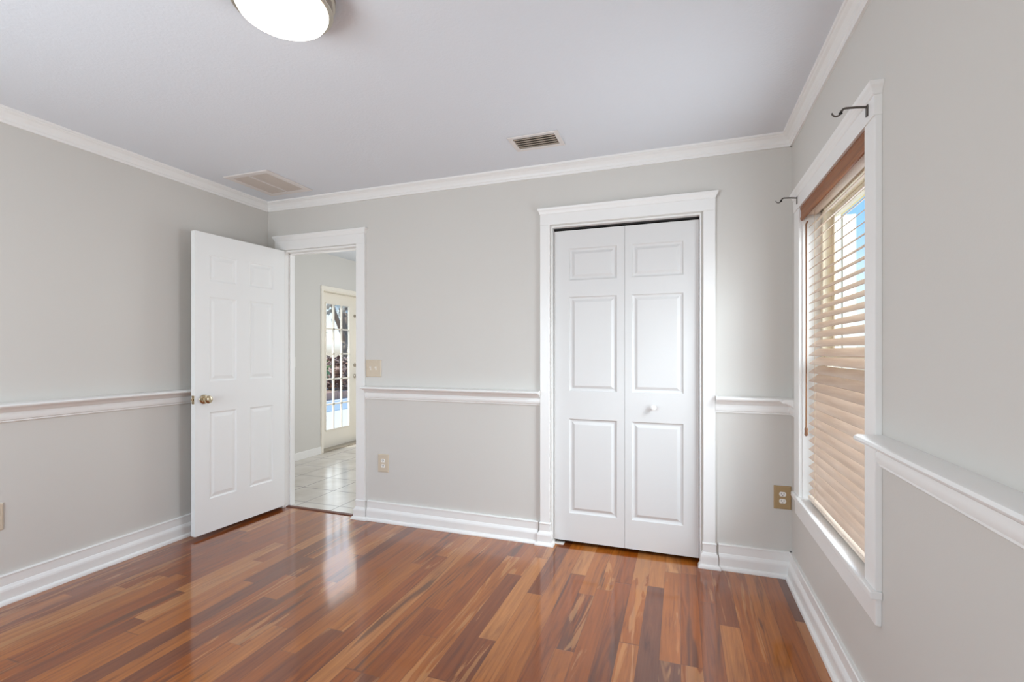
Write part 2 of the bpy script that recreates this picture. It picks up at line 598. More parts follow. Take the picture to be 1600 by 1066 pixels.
def plinth(mb, x0, x1, place, e=0.012):
    """baseboard profile wrapped round the foot of a casing"""
    rings = []
    for p, z in reversed(base_prof(e)[1:-1]):
        d = p - 0.020 - 0.002
        rings.append([place(0, z, x0 - d), place(p, z, x0 - d), place(p, z, x1 + d), place(0, z, x1 + d)])
    mb.loops(rings)
    return mb


# entry doorway
t1 = struct(empty('trim_9', (-2.63, YB, 0)), 'white casing around the open doorway', 'door casing')
header_board(MB(), -3.062, -2.209, 2.048, 2.163, on_back).build('casing_header', M['trim'], t1, bevel=0.001)
leg(MB(), -3.062, -2.982, 0.0, 2.048, on_back).build('casing_leg', M['trim'], t1, bevel=0.0015)
leg(MB(), -2.285, -2.209, 0.0, 2.048, on_back).build('casing_leg', M['trim'], t1, bevel=0.0015)
plinth(MB(), -2.285, -2.209, on_back, 0.010).build('plinth', M['trim'], t1)
b = MB()
b.box(DX0, DX0 + 0.012, YB - 0.005, YB + WB + 0.01, 0, DZ)
b.box(DX1 - 0.012, DX1, YB - 0.005, YB + WB + 0.01, 0, DZ)
b.box(DX0, DX1, YB - 0.005, YB + WB + 0.01, DZ - 0.012, DZ)
b.build('jamb', M['trim'], t1, bevel=0.001)
b = MB()
b.box(DX0 + 0.012, DX0 + 0.023, YB + 0.042, YB + 0.075, 0, DZ - 0.012)
b.box(DX1 - 0.023, DX1 - 0.012, YB + 0.042, YB + 0.075, 0, DZ - 0.012)
b.box(DX0 + 0.012, DX1 - 0.012, YB + 0.042, YB + 0.075, DZ - 0.023, DZ - 0.012)
b.build('door_stop', M['trim'], t1, bevel=0.002)
b = MB()
b.loops([[(x, YB + 0.004, 0), (x, YB + 0.010, 0.006), (x, YB + 0.034, 0.009), (x, YB + 0.040, 0)] for x in (DX0 + 0.012, DX1 - 0.012)])
struct(b.build('trim_10', M['threshold']), 'dark wood threshold strip between hardwood and hall tile', 'threshold')

# closet
t2 = struct(empty('trim_11', (-0.335, YB, 0)), 'white casing around the closet doors', 'door casing')
header_board(MB(), -0.857, 0.187, 2.057, 2.165, on_back).build('casing_header', M['trim'], t2, bevel=0.001)
for x0, x1 in ((-0.857, -0.793), (0.123, 0.187)):
    leg(MB(), x0, x1, 0, 2.057, on_back).build('casing_leg', M['trim'], t2, bevel=0.0015)
    plinth(MB(), x0, x1, on_back, 0.012).build('plinth', M['trim'], t2)
b = MB()
b.box(CX0 - 0.006, CX0 + 0.002, YB - 0.004, YB + WB + 0.01, 0, CZ + 0.004)
b.box(CX1 - 0.002, CX1 + 0.006, YB - 0.004, YB + WB + 0.01, 0, CZ + 0.004)
b.box(CX0, CX1, YB - 0.004, YB + WB + 0.01, CZ - 0.004, CZ + 0.006)
b.build('jamb', M['trim'], t2, bevel=0.001)
b = MB()   # closet interior
b.box(CX0 - 0.25, CX1 + 0.25, YB + WB + 0.6, YB + WB + 0.65, 0, H)
b.box(CX0 - 0.30, CX0 - 0.25, YB + WB, YB + WB + 0.65, 0, H)
b.box(CX1 + 0.25, CX1 + 0.30, YB + WB, YB + WB + 0.65, 0, H)
b.box(CX0 - 0.30, CX1 + 0.30, YB + WB, YB + WB + 0.65, H, H + 0.05)
struct(b.build('wall_closet', M['closet']), 'dim closet walls seen through the gap above the closet doors', 'wall')
b = MB()
b.box(CX0 - 0.30, CX1 + 0.30, YB + 0.03, YB + WB + 0.65, -0.06, -0.001)
struct(b.build('floor_closet', M['floor']), 'dark hardwood strip under the closet doors', 'floor')


# ------------------------------------------------------------------ panelled door leaves
def panel_leaf(w, h, t, panels, steps, both=True):
    """leaf in local space: u 0..w, depth 0 (front) .. t (back), v 0..h; panels: (u0,u1,v0,v1)"""
    mb = MB()
    bm = mb.bm
    us = sorted({0, w} | {p[i] for p in panels for i in (0, 1)})
    vs_ = sorted({0, h} | {p[i] for p in panels for i in (2, 3)})
    inside = lambda a, b_: any(p[0] - 1e-6 < a < p[1] + 1e-6 and p[2] - 1e-6 < b_ < p[3] + 1e-6 for p in panels)
    for side in ((0, 1), (t, -1)) if both else ((0, 1),):
        d0, s = side
        for u0, u1 in zip(us, us[1:]):
            for v0, v1 in zip(vs_, vs_[1:]):
                if not inside((u0 + u1) / 2, (v0 + v1) / 2):
                    bm.faces.new([bm.verts.new((u, d0, v)) for u, v in ((u0, v0), (u1, v0), (u1, v1), (u0, v1))])
        for a, b_, c, d in panels:
            rings = [[(a + i, d0 + s * dep, c + i), (b_ - i, d0 + s * dep, c + i), (b_ - i, d0 + s * dep, d - i), (a + i, d0 + s * dep, d - i)] for i, dep in steps]
            R = [[bm.verts.new(p) for p in r] for r in rings]
            for r, q in zip(R, R[1:]):
                for k in range(4):
                    bm.faces.new((r[k], r[(k + 1) % 4], q[(k + 1) % 4], q[k]))
            bm.faces.new(R[-1])
    e = [(0, 0), (w, 0), (w, h), (0, h)]
    for k in range(4):
        (a, c), (b_, d) = e[k], e[(k + 1) % 4]
        n = 1
        bm.faces.new([bm.verts.new(p) for p in ((a, 0, c), (a, t, c), (b_, t, d), (b_, 0, d))])
    if not both:
        bm.faces.new([bm.verts.new((u, t, v)) for u, v in e])
    bmesh.ops.remove_doubles(bm, verts=bm.verts, dist=1e-5)
    return mb


def knob_profile(r=0.027, rose=0.031, length=0.060):
    return [(0, 0), (rose, 0), (rose, 0.004), (rose * 0.86, 0.009), (0.014, 0.012), (0.011, 0.018), (0.011, length * 0.5), (0.016, length * 0.55),
            (r * 0.9, length * 0.62), (r, length * 0.75), (r * 0.95, length * 0.87), (r * 0.7, length * 0.96), (r * 0.3, length), (0, length)]


# entry door: hinged at the left jamb, swung a little past square into the room
ang = math.radians(3.612)
P1 = Vector((-3.0047, 2.259, 0.024))     # room-side free corner of the visible face
du = Vector((math.sin(ang), math.cos(ang), 0))      # free edge -> hinge edge
dn = Vector((-math.cos(ang), math.sin(ang), 0))     # into the thickness, away from the viewer
DW, DH, DT = 0.7095, 2.016, 0.036
steps_entry = [(0, 0), (0.004, 0.004), (0.010, 0.006), (0.014, 0.006), (0.034, 0.001), (0.036, 0.0008)]
zc = lambda z: z - 0.024
PA, PB_, PC, PD = 0.099, 0.296, 0.403, 0.600
rowz = [(zc(0.249), zc(0.832)), (zc(1.043), zc(1.613)), (zc(1.722), zc(1.898))]
panels = [(a, b_, c, d) for a, b_ in ((PA, PB_), (PC, PD)) for c, d in rowz]
door = struct(empty('door_1', P1 + du * DW), 'white six panel door standing open against the left wall', 'door')
mb = panel_leaf(DW, DH, DT, panels, steps_entry)
for v in mb.bm.verts:
    u, d, z = v.co
    v.co = P1 + du * u + dn * d + Vector((0, 0, z))
mb.build('door_leaf', M['entry'], door, bevel=0.0015)
kc = P1 + du * 0.060 + Vector((0, 0, 0.925 - 0.024))
fr = lambda o, n, a: (lambda x, y, z: o + n * z + a * x + Vector((0, 0, 1)) * y)
MB().lathe(knob_profile(), 32, fr(kc, -dn, du)).build('doorknob', M['brass'], door, smooth=True)
MB().lathe(knob_profile(), 32, fr(kc + dn * DT, dn, du)).build('doorknob', M['brass'], door, smooth=True)
e0 = P1 + dn * 0.018 + Vector((0, 0, 0.925 - 0.024))
b = MB()
b.loops([[e0 + dn * x - du * d + Vector((0, 0, z)) for x, z in ((-0.0125, -0.028), (0.0125, -0.028), (0.0125, 0.028), (-0.0125, 0.028))] for d in (-0.001, 0.0012)])
b.loops([[e0 + dn * x - du * d + Vector((0, 0, z)) for x, z in ((-0.006, -0.007), (0.006, -0.007), (0.006, 0.007), (-0.006, 0.007))] for d in (0.001, 0.008)])
b.build('latch_plate', M['brass'], door)
for hz in (1.82, 1.06, 0.28):
    b = MB()
    hp = P1 + du * (DW + 0.004) + dn * (DT + 0.004)
    b.tube([hp + Vector((0, 0, hz - 0.024 - 0.044)), hp + Vector((0, 0, hz - 0.024 + 0.044))], 0.006, 12)
    b.loops([[P1 + du * (DW + d) + dn * x + Vector((0, 0, hz - 0.024 + z)) for x, z in ((0.006, -0.044), (DT + 0.003, -0.044), (DT + 0.003, 0.044), (0.006, 0.044))] for d in (-0.001, 0.0015)])
    b.build('hinge', M['trim'], door)

# closet bifold: two leaves side by side
steps_bi = [(0, 0), (0.005, 0.008), (0.012, 0.011), (0.018, 0.011), (0.034, 0.002), (0.036, 0.0016)]
cd = struct(empty('door_2', (-0.335, YB + 0.03, 0)), 'pair of white panelled bifold closet doors, closed', 'closet door')
LZ0, LZ1 = 0.026, 2.022
for x0, x1, pa, pb in ((-0.776, -0.329, -0.677, -0.3755), (-0.327, 0.1005, -0.2845, 0.0145)):
    w = x1 - x0
    ps = [(pa - x0, pb - x0, c - LZ0, d - LZ0) for c, d in ((0.205, 0.811), (0.990, 1.595), (1.701, 1.905))]
    mb = panel_leaf(w, LZ1 - LZ0, 0.034, ps, steps_bi)
    for v in mb.bm.verts:
        v.co = Vector((x0 + v.co.x, YB + 0.030 + v.co.y, LZ0 + v.co.z))
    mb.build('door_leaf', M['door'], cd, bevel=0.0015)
kp = Vector((-0.156, YB + 0.030, 0.903))
MB().lathe([(0, 0), (0.011, 0), (0.010, 0.004), (0.007, 0.010), (0.008, 0.014), (0.014, 0.019), (0.0175, 0.025), (0.016, 0.031), (0.010, 0.035), (0, 0.036)], 24,
           lambda x, y, z: kp + Vector((x, -z, y))).build('door_knob', M['trim'], cd, smooth=True)
MB().box(CX0 + 0.004, CX1 - 0.004, YB + 0.036, YB + 0.060, 2.031, 2.0425).build('track', M['black'], cd)
b = MB()   # floor pivot bracket at the foot of the left leaf
b.box(-0.778, -0.712, YB + 0.018, YB + 0.066, 0.0, 0.004)
b.box(-0.779, -0.774, YB + 0.018, YB + 0.066, 0.0, 0.022)
b.build('pivot_bracket', M['white_plastic'], cd)

# ------------------------------------------------------------------ window
win = struct(empty('window_1', (XR, 2.285, WZ0)), 'white trimmed window in the right wall', 'window')
header_board(MB(), 1.738, 2.840, 1.963, 2.064, on_right, 0.022).build('casing_header', M['trim'], win, bevel=0.001)
for y0, y1 in ((1.738, 1.828), (2.738, 2.840)):
    leg(MB(), y0, y1, 0.512, 1.963, on_right, 0.019).build('casing_leg', M['trim'], win, bevel=0.002)
b = MB()
st = [(XR - 0.033, 1.733), (XR - 0.033, 2.846), (XR, 2.846), (XR, WY1), (XR + 0.062, WY1), (XR + 0.062, WY0), (XR, WY0), (XR, 1.733)]
b.loops([[(x, y, z) for x, y in st] for z in (0.487, 0.512)])
b.build('stool', M['trim'], win, bevel=0.004)
leg(MB(), 1.742, 2.836, 0.405, 0.487, on_right, 0.016).build('apron', M['trim'], win, bevel=0.002)
b = MB()
b.box(XR - 0.002, XR + WT, WY0, WY0 + 0.008, WZ0, WZ1)
b.box(XR - 0.002, XR + WT, WY1 - 0.008, WY1, WZ0, WZ1)
b.box(XR - 0.002, XR + WT, WY0, WY1, WZ1 - 0.008, WZ1)
b.box(XR + 0.06, XR + WT, WY0, WY1, WZ0, WZ0 + 0.02)
b.build('jamb', M['trim'], win)
b = MB()
fx0, fx1 = XR + 0.075, XR + 0.150
b.box(fx0, fx1, WY0 + 0.008, WY0 + 0.045, WZ0 + 0.02, WZ1 - 0.008)
b.box(fx0, fx1, WY1 - 0.045, WY1 - 0.008, WZ0 + 0.02, WZ1 - 0.008)
b.box(fx0, fx1, WY0 + 0.008, WY1 - 0.008, WZ1 - 0.045, WZ1 - 0.008)
b.box(fx0, fx1, WY0 + 0.008, WY1 - 0.008, WZ0 + 0.02, WZ0 + 0.055)
b.build('window_frame', M['vinyl'], win, bevel=0.003)
for nm, x0, z0, z1 in (('lower', XR + 0.085, WZ0 + 0.055, 1.245), ('upper', XR + 0.115, 1.215, WZ1 - 0.045)):
    b = MB()
    x1 = x0 + 0.025
    y0, y1 = WY0 + 0.045, WY1 - 0.045
    b.box(x0, x1, y0, y0 + 0.03, z0, z1)
    b.box(x0, x1, y1 - 0.03, y1, z0, z1)
    b.box(x0, x1, y0 + 0.03, y1 - 0.03, z1 - 0.03, z1)
    b.box(x0, x1, y0 + 0.03, y1 - 0.03, z0, z0 + 0.035)
    s_ = b.build('sash', M['vinyl'], win, bevel=0.003)
    g_ = MB().box(x0 + 0.010, x0 + 0.014, y0 + 0.03, y1 - 0.03, z0 + 0.035, z1 - 0.03).build('pane', M['glass'], s_)
    g_.matrix_parent_inverse = Matrix.Identity(4)

# ------------------------------------------------------------------ wooden blind
bl = tag(empty('window_blind', (XR + 0.03, 2.285, 1.955)), 'honey brown wooden slat blind hanging inside the right window', 'window blind')
BY0, BY1 = WY0 + 0.012, WY1 - 0.012
b = MB()
vp = [(0.0, 1.901), (0.003, 1.897), (0.010, 1.897), (0.010, 1.966), (0.003, 1.966), (-0.001, 1.961), (-0.001, 1.952), (0.003, 1.946), (0.003, 1.917), (-0.001, 1.911)]
b.loops([[(XR - 0.012 + p, y, z) for p, z in vp] for y in (BY0 - 0.003, BY1 + 0.003)])
b.build('valance', M['valance'], bl)
MB().box(XR + 0.012, XR + 0.060, BY0, BY1, 1.921, 1.963).build('headrail', M['slat'], bl, bevel=0.002)
SC = XR + 0.036
tilt = math.radians(38.5)
SY0, SY1 = BY0 + 0.006, 2.690


def slat_bm():
    b = MB()
    n = 6
    hw = 0.0265
    th = 0.0024
    top, bot = [], []
    for i in range(n + 1):
        s = -hw + 2 * hw * i / n
        crown_ = 0.0012 * (1 - (s / hw) ** 2)
        for lst, o in ((top, th / 2), (bot, -th / 2)):
            a, q = s, crown_ + o
            lst.append((a * math.cos(tilt) - q * math.sin(tilt), a * math.sin(tilt) + q * math.cos(tilt)))
    ring = top + bot[::-1]
    b.loops([[(x, y, z) for x, z in ring] for y in (SY0, SY1)])
    return b


slat0 = slat_bm().build('slat', M['slat'])
slat0.parent = bl
PITCH, ZT, ZB = 0.0418, 1.8675, 0.565
nsl = int((ZT - ZB) / PITCH) + 1
for i in range(nsl):
    o = slat0 if i == 0 else slat0.copy()
    if i:
        C.objects.link(o)
        o.parent = bl
    o.matrix_parent_inverse = Matrix.Translation(-bl.location)
    o.location = (SC, 0, ZT - i * PITCH)
MB().box(SC - 0.025, SC + 0.025, SY0, SY1, 0.523, 0.540).build('bottom_rail', M['rail_wood'], bl, bevel=0.003)
for y in (SY0 + 0.10, SY1 - 0.10):
    for dx in (-0.019, 0.019):
        MB().tube([(SC + dx * 1.0, y, 1.915), (SC + dx, y, 0.54)], 0.0009, 6).build('ladder_cord', M['cord'], bl)
wy, wx = 2.700, XR + 0.006
b = MB()
b.tube([(wx + 0.006, wy, 1.885), (wx, wy, 1.870), (wx, wy, 0.870)], 0.0042, 8)
b.tube([(wx, wy, 0.870), (wx, wy, 0.862), (wx, wy, 0.850), (wx, wy, 0.832), (wx, wy, 0.826)], [0.004, 0.008, 0.0065, 0.0085, 0.003], 10)
b.build('tilt_wand', M['wand'], bl, smooth=True)


# ------------------------------------------------------------------ curtain rod brackets on the window header
def bracket(y, label, dzb):
    o = tag(empty('curtain_rod_bracket', (XR - 0.022, y, 2.0)), label, 'curtain bracket', 'curtain rod brackets on the window header')
    x = XR - 0.022
    z = 2.012 + dzb
    MB().box(x - 0.004, x, y - 0.007, y + 0.007, z - 0.030, z + 0.006).build('wall_plate', M['steel'], o, bevel=0.001)
    MB().tube([(x - 0.002, y, z), (x - 0.030, y, z + 0.004), (x - 0.060, y, z + 0.006), (x - 0.066, y, z + 0.004), (x - 0.072, y, z - 0.006)], 0.0036, 10).build('arm', M['steel'], o, smooth=True)
    pts = []
    for k in range(9):
        a = math.radians(20 - 200 * k / 8)
        pts.append((x - 0.084 + 0.012 * math.cos(a), y, z - 0.004 + 0.012 * math.sin(a)))
    MB().tube(pts, 0.0026, 8).build('cradle', M['steel'], o, smooth=True)
    MB().tube([(x - 0.069, y, z - 0.006), (x - 0.076, y, z - 0.010)], 0.0045, 8).build('thumb_screw', M['black'], o)


bracket(1.790, 'metal curtain rod bracket on the near end of the window header', 0.0)
bracket(2.752, 'metal curtain rod bracket on the far end of the window header beside the corner', 0.006)


# ------------------------------------------------------------------ wall plates
def plate_frame(o, nrm, right):
    o, nrm, right = Vector(o), Vector(nrm), Vector(right)
    return lambda x, z, d: o + right * x + Vector((0, 0, z)) + nrm * d


def plate_body(F, w, h):
    b = MB()
    r = lambda e: [(-w / 2 + e, -h / 2 + e), (w / 2 - e, -h / 2 + e), (w / 2 - e, h / 2 - e), (-w / 2 + e, h / 2 - e)]
    b.loops([[F(x, z, d) for x, z in r(e)] for e, d in ((0, 0), (0, 0.003), (0.002, 0.0055), (0.006, 0.0070))])
    return b


def outlet(o, nrm, right, w, h, label, m, face=None):
    F = plate_frame(o, nrm, right)
    t = tag(empty('wall_outlet', o), label, 'outlet')
    plate_body(F, w, h).build('cover_plate', m, t)
    for zc_ in (0.0195, -0.0195):
        b = MB()
        ring = []
        for k in range(24):
            a = 2 * PI * k / 24
            ring.append((0.017 * math.cos(a), max(-0.0125, min(0.0125, 0.017 * math.sin(a)))))
        b.loops([[F(x, zc_ + z, d) for x, z in ring] for d in (0.006, 0.0088)])
        rc = b.build('receptacle', face or m, t)
        b = MB()
        for x0, hh in ((-0.0065, 0.0045), (0.0065, 0.0038)):
            b.loops([[F(x0 + x, zc_ + 0.003 + z, d) for x, z in ((-0.0012, -hh), (0.0012, -hh), (0.0012, hh), (-0.0012, hh))] for d in (0.0080, 0.0092)])
        b.loops([[F(0.0026 * math.cos(2 * PI * k / 10), zc_ - 0.0075 + 0.0026 * math.sin(2 * PI * k / 10), d) for k in range(10)] for d in (0.0080, 0.0092)])
        s_ = b.build('slots', M['slot'], rc)
        s_.matrix_parent_inverse = Matrix.Identity(4)
    MB().loops([[F(0.003 * math.cos(2 * PI * k / 10), 0.003 * math.sin(2 * PI * k / 10), d) for k in range(10)] for d in (0.006, 0.0082)]).build('screw', m, t)
    return t


outlet((-2.056, YB, 0.425), (0, -1, 0), (1, 0, 0), 0.092, 0.131, 'almond wall outlet low on the wall right of the doorway', M['almond'], M['white_plastic'])
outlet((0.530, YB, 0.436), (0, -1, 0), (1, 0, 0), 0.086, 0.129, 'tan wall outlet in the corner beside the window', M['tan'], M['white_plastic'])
outlet((XL, 1.338, 0.431), (1, 0, 0), (0, 1, 0), 0.092, 0.132, 'almond wall outlet on the left wall at the picture edge', M['almond'], M['white_plastic'])

so = (-2.140, YB, 1.1205)
F = plate_frame(so, (0, -1, 0), (1, 0, 0))
t = tag(empty('light_switch', so), 'almond double toggle switch plate right of the doorway', 'light switch')
plate_body(F, 0.132, 0.128).build('cover_plate', M['almond'], t)
for xs in (-0.023, 0.023):
    b = MB()
    b.loops([[F(xs + x, z + 0.0, d) for x, z in ((-0.005, -0.012), (0.005, -0.012), (0.005, 0.012), (-0.005, 0.012))] for d in (0.006, 0.0076)])
    b.loops([[F(xs + x * s_, z * s_ + dz_, d) for x, z in ((-0.0045, -0.006), (0.0045, -0.006), (0.0045, 0.006), (-0.0045, 0.006))] for d, s_, dz_ in ((0.007, 1, 0), (0.018, 0.8, 0.007))])
    b.build('toggle', M['white_plastic'], t)
    for zs in (-0.030, 0.030):
        MB().loops([[F(xs + 0.0028 * math.cos(2 * PI * k / 8), zs + 0.0028 * math.sin(2 * PI * k / 8), d) for k in range(8)] for d in (0.006, 0.008)]).build('screw', M['almond'], t)

# ------------------------------------------------------------------ ceiling vents
vr = tag(empty('return_air_grille', (-2.74, 2.61, H)), 'large white return air grille on the ceiling near the left corner', 'air vent')
gx0, gx1, gy0, gy1 = -2.945, -2.562, 2.415, 2.830
b = MB()
fw = 0.040
for x0, x1, y0, y1 in ((gx0, gx1, gy0, gy0 + fw), (gx0, gx1, gy1 - fw, gy1), (gx0, gx0 + fw, gy0 + fw, gy1 - fw), (gx1 - fw, gx1, gy0 + fw, gy1 - fw)):
    b.box(x0, x1, y0, y1, H - 0.010, H)
b.build('grille_frame', M['vent_white'], vr, bevel=0.003)
MB().box((gx0 + gx1) / 2 - 0.012, (gx0 + gx1) / 2 + 0.004, gy0 + fw, gy1 - fw, H - 0.009, H - 0.002).build('center_bar', M['vent_white'], vr)
MB().box(gx0 + fw, gx1 - fw, gy0 + fw, gy1 - fw, H - 0.0025, H).build('filter', M['filter'], vr)
b = MB()
for i in range(26):
    y = gy0 + fw + 0.006 + i * 0.0127
    if y > gy1 - fw - 0.004:
        break
    b.loops([[(x, y, H - 0.003), (x, y + 0.0015, H - 0.003), (x, y + 0.0060, H - 0.008), (x, y + 0.0045, H - 0.008)] for x in (gx0 + fw, gx1 - fw)])
b.build('louvers', M['filter_blade'], vr)

vsup = tag(empty('supply_air_vent', (-0.775, 2.605, H)), 'small ceiling supply vent with dark louvers above the closet', 'air vent')
sx0, sx1, sy0, sy1 = -0.918, -0.628, 2.508, 2.698
b = MB()
fw = 0.026
for x0, x1, y0, y1 in ((sx0, sx1, sy0, sy0 + fw), (sx0, sx1, sy1 - fw, sy1), (sx0, sx0 + fw, sy0 + fw, sy1 - fw), (sx1 - fw, sx1, sy0 + fw, sy1 - fw)):
    b.box(x0, x1, y0, y1, H - 0.007, H)
b.build('vent_frame', M['vent_white'], vsup, bevel=0.003)
MB().box(sx0 + fw, sx1 - fw, sy0 + fw, sy1 - fw, H - 0.001, H).build('duct_opening', M['vent_dark'], vsup)
for i in range(5):
    y = sy0 + fw + 0.008 + i * 0.0265
    b = MB()
    b.loops([[(x, y + 0.006, H - 0.001), (x, y + 0.009, H - 0.001), (x, y + 0.0062, H - 0.0075), (x, y, H - 0.0068)] for x in (sx0 + fw, sx1 - fw)])
    b.build('louver', M['vent_brown'], vsup)

# ------------------------------------------------------------------ ceiling light
LC = Vector((-1.245, 1.240, 0))
cl = tag(empty('ceiling_light', (LC.x, LC.y, H)), 'round flush ceiling light with lit opal glass and nickel rim', 'ceiling light')
at = lambda x, y, z: (LC.x + x, LC.y + y, z)
MB().lathe([(0, H), (0.163, H), (0.166, H - 0.006), (0.164, H - 0.020), (0.156, H - 0.024), (0.154, H - 0.045), (0.157, H - 0.048), (0.158, H - 0.056), (0.152, H - 0.060), (0.138, H - 0.060), (0, H - 0.05)], 64, at).build('rim', M['nickel'], cl, smooth=True)
MB().lathe([(0.143, H - 0.058), (0.142, H - 0.066), (0.134, H - 0.080), (0.115, H - 0.092), (0.084, H - 0.100), (0.044, H - 0.105), (0, H - 0.108)], 64, at).build('glass_shade', M['glow'], cl, smooth=True)

# ------------------------------------------------------------------ hall beyond the doorway
HZ = 2.46
HY1 = 6.6
struct(MB().box(HX - 0.12, -1.0, YB + 0.030, HY1, -0.06, -0.0005).build('floor_hall', M['tile']), 'pale glossy tile floor of the hall beyond the doorway', 'floor')
struct(MB().box(HX - 0.12, -1.0, YB + WB, HY1, HZ, HZ + 0.06).build('ceiling_hall', M['ceiling']), 'white hall ceiling seen through the doorway', 'ceiling')
FY0, FY1, FZ = 4.745, 5.535, 2.010
b = MB()
b.box(HX - 0.12, HX, YB - 0.5, FY0, 0, HZ)
b.box(HX - 0.12, HX, FY1, HY1, 0, HZ)
b.box(HX - 0.12, HX, FY0, FY1, FZ, HZ)
struct(b.build('wall_hall', M['wall'], weld=True), 'pale grey hall wall around the glazed patio door', 'wall')
b = MB()
b.box(HX - 0.1, -1.0, HY1, HY1 + 0.1, 0, HZ)
b.box(-1.1, -1.0, YB + WB, HY1, 0, HZ)
b.box(HX - 0.12, XL - 0.1, YB - 0.02, YB + WB, 0, HZ)
struct(b.build('wall_hall_end', M['wall'], weld=True), 'far end walls of the hall around the corner', 'wall')
on_hall = lambda p, z, t: (HX + p, t, z)
struct(MB().extrude([(0, 0.085), (0.008, 0.085), (0.012, 0.078), (0.012, 0), (0, 0)], YB + WB, 4.708, on_hall).build('baseboard_hall', M['trim']),
       'low white baseboard in the hall', 'baseboard')
pd = struct(empty('door_3', (HX - 0.1, 5.14, 0)), 'cream glazed patio door with small panes, seen through the doorway', 'patio door')
b = MB()
leg(b, 4.708, 4.745, 0, FZ + 0.045, on_hall, 0.014)
leg(b, 5.535, 5.58, 0, FZ + 0.045, on_hall, 0.014)
leg(b, 4.745, 5.535, FZ, FZ + 0.045, on_hall, 0.014)
b.build('casing', M['cream'], pd, bevel=0.002)
b = MB()
b.box(HX - 0.12, HX + 0.001, FY0 - 0.01, FY0 + 0.010, 0, FZ)
b.box(HX - 0.12, HX + 0.001, FY1 - 0.010, FY1 + 0.01, 0, FZ)
b.box(HX - 0.12, HX + 0.001, FY0, FY1, FZ - 0.013, FZ + 0.01)
b.build('jamb', M['cream'], pd)
px0, px1 = HX - 0.122, HX - 0.100
GY0, GY1, GZ0, GZ1 = 4.907, 5.367, 0.245, 1.860
b = MB()
b.box(px0, px1, 4.758, GY0, 0.02, 1.995)
b.box(px0, px1, GY1, 5.520, 0.02, 1.995)
b.box(px0, px1, GY0, GY1, 0.02, GZ0)
b.box(px0, px1, GY0, GY1, GZ1, 1.995)
b.build('door_leaf', M['cream'], pd, weld=True)
b = MB()
for y0, y1, z0, z1 in ((GY0 - 0.012, GY0 + 0.008, GZ0, GZ1), (GY1 - 0.008, GY1 + 0.012, GZ0, GZ1), (GY0, GY1, GZ0 - 0.012, GZ0 + 0.008), (GY0, GY1, GZ1 - 0.008, GZ1 + 0.012)):
    b.box(px1, px1 + 0.010, y0, y1, z0, z1)
b.build('glazing_bead', M['cream'], pd, bevel=0.003)
b = MB()
for k in (1, 2):
    y = GY0 + (GY1 - GY0) * k / 3
    b.box(px0 + 0.004, px1 + 0.004, y - 0.009, y + 0.009, GZ0, GZ1)
for k in range(1, 5):
    z = GZ0 + (GZ1 - GZ0) * k / 5
    b.box(px0 + 0.004, px1 + 0.004, GY0, GY1, z - 0.009, z + 0.009)
b.build('muntin_grid', M['cream'], pd)
MB().box(px0 + 0.008, px0 + 0.012, GY0, GY1, GZ0, GZ1).build('pane', M['glass'], pd)
hy = 5.478
MB().lathe(knob_profile(0.024, 0.028, 0.05), 20, lambda x, y, z: (px1 + z, hy + x, 0.910 + y)).build('door_knob', M['nickel'], pd, smooth=True)
MB().lathe([(0, 0), (0.026, 0), (0.024, 0.010), (0.012, 0.014), (0, 0.015)], 20, lambda x, y, z: (px1 + z, hy + x, 1.060 + y)).build('deadbolt', M['nickel'], pd, smooth=True)
MB().lathe([(0, 0), (0.022, 0), (0.020, 0.010), (0.010, 0.020), (0, 0.021)], 20, lambda x, y, z: (px1 + z, hy + x, 1.735 + y)).build('flip_lock', M['nickel'], pd, smooth=True)
MB().box(HX - 0.12, HX + 0.01, FY0, FY1, 0, 0.018).build('sill', M['nickel'], pd)
F = plate_frame((HX, 4.262, 1.125), (1, 0, 0), (0, 1, 0))
t = tag(empty('hall_switch', (HX, 4.262, 1.125)), 'white switch plate on the hall wall beside the doorway jamb', 'light switch')
plate_body(F, 0.075, 0.118).build('cover_plate', M['white_plastic'], t)
MB().loops([[F(x, z, d) for x, z in ((-0.016, -0.033), (0.016, -0.033), (0.016, 0.033), (-0.016, 0.033))] for d in (0.006, 0.010)]).build('rocker', M['white_plastic'], t, bevel=0.001)

# ------------------------------------------------------------------ outside the patio door
struct(MB().box(-9.0, HX - 0.12, 1.0, 16.0, -0.25, -0.06).build('ground', M['patio']), 'bright pale patio paving outside the glazed door', 'patio')
tag(MB().box(-8.6, -7.2, 6.0, 11.5, -0.06, -0.05).build('pool_water', M['water']), 'strip of blue pool water beyond the patio', 'pool', None, 'structure')
struct(MB().box(-24, -9.0, 1.0, 30.0, -0.30, 0.02).build('ground.001', M['lawn']), 'brown planting bed beyond the patio', 'garden bed')
b = MB()
for i in range(36):
    b.box(-9.08, -8.92, 4.0 + i * 0.22, 4.0 + i * 0.22 + 0.205, -0.06, 0.14)
struct(b.build('kerb', M['brick']), 'pink brick edging along the planting bed', 'edging')


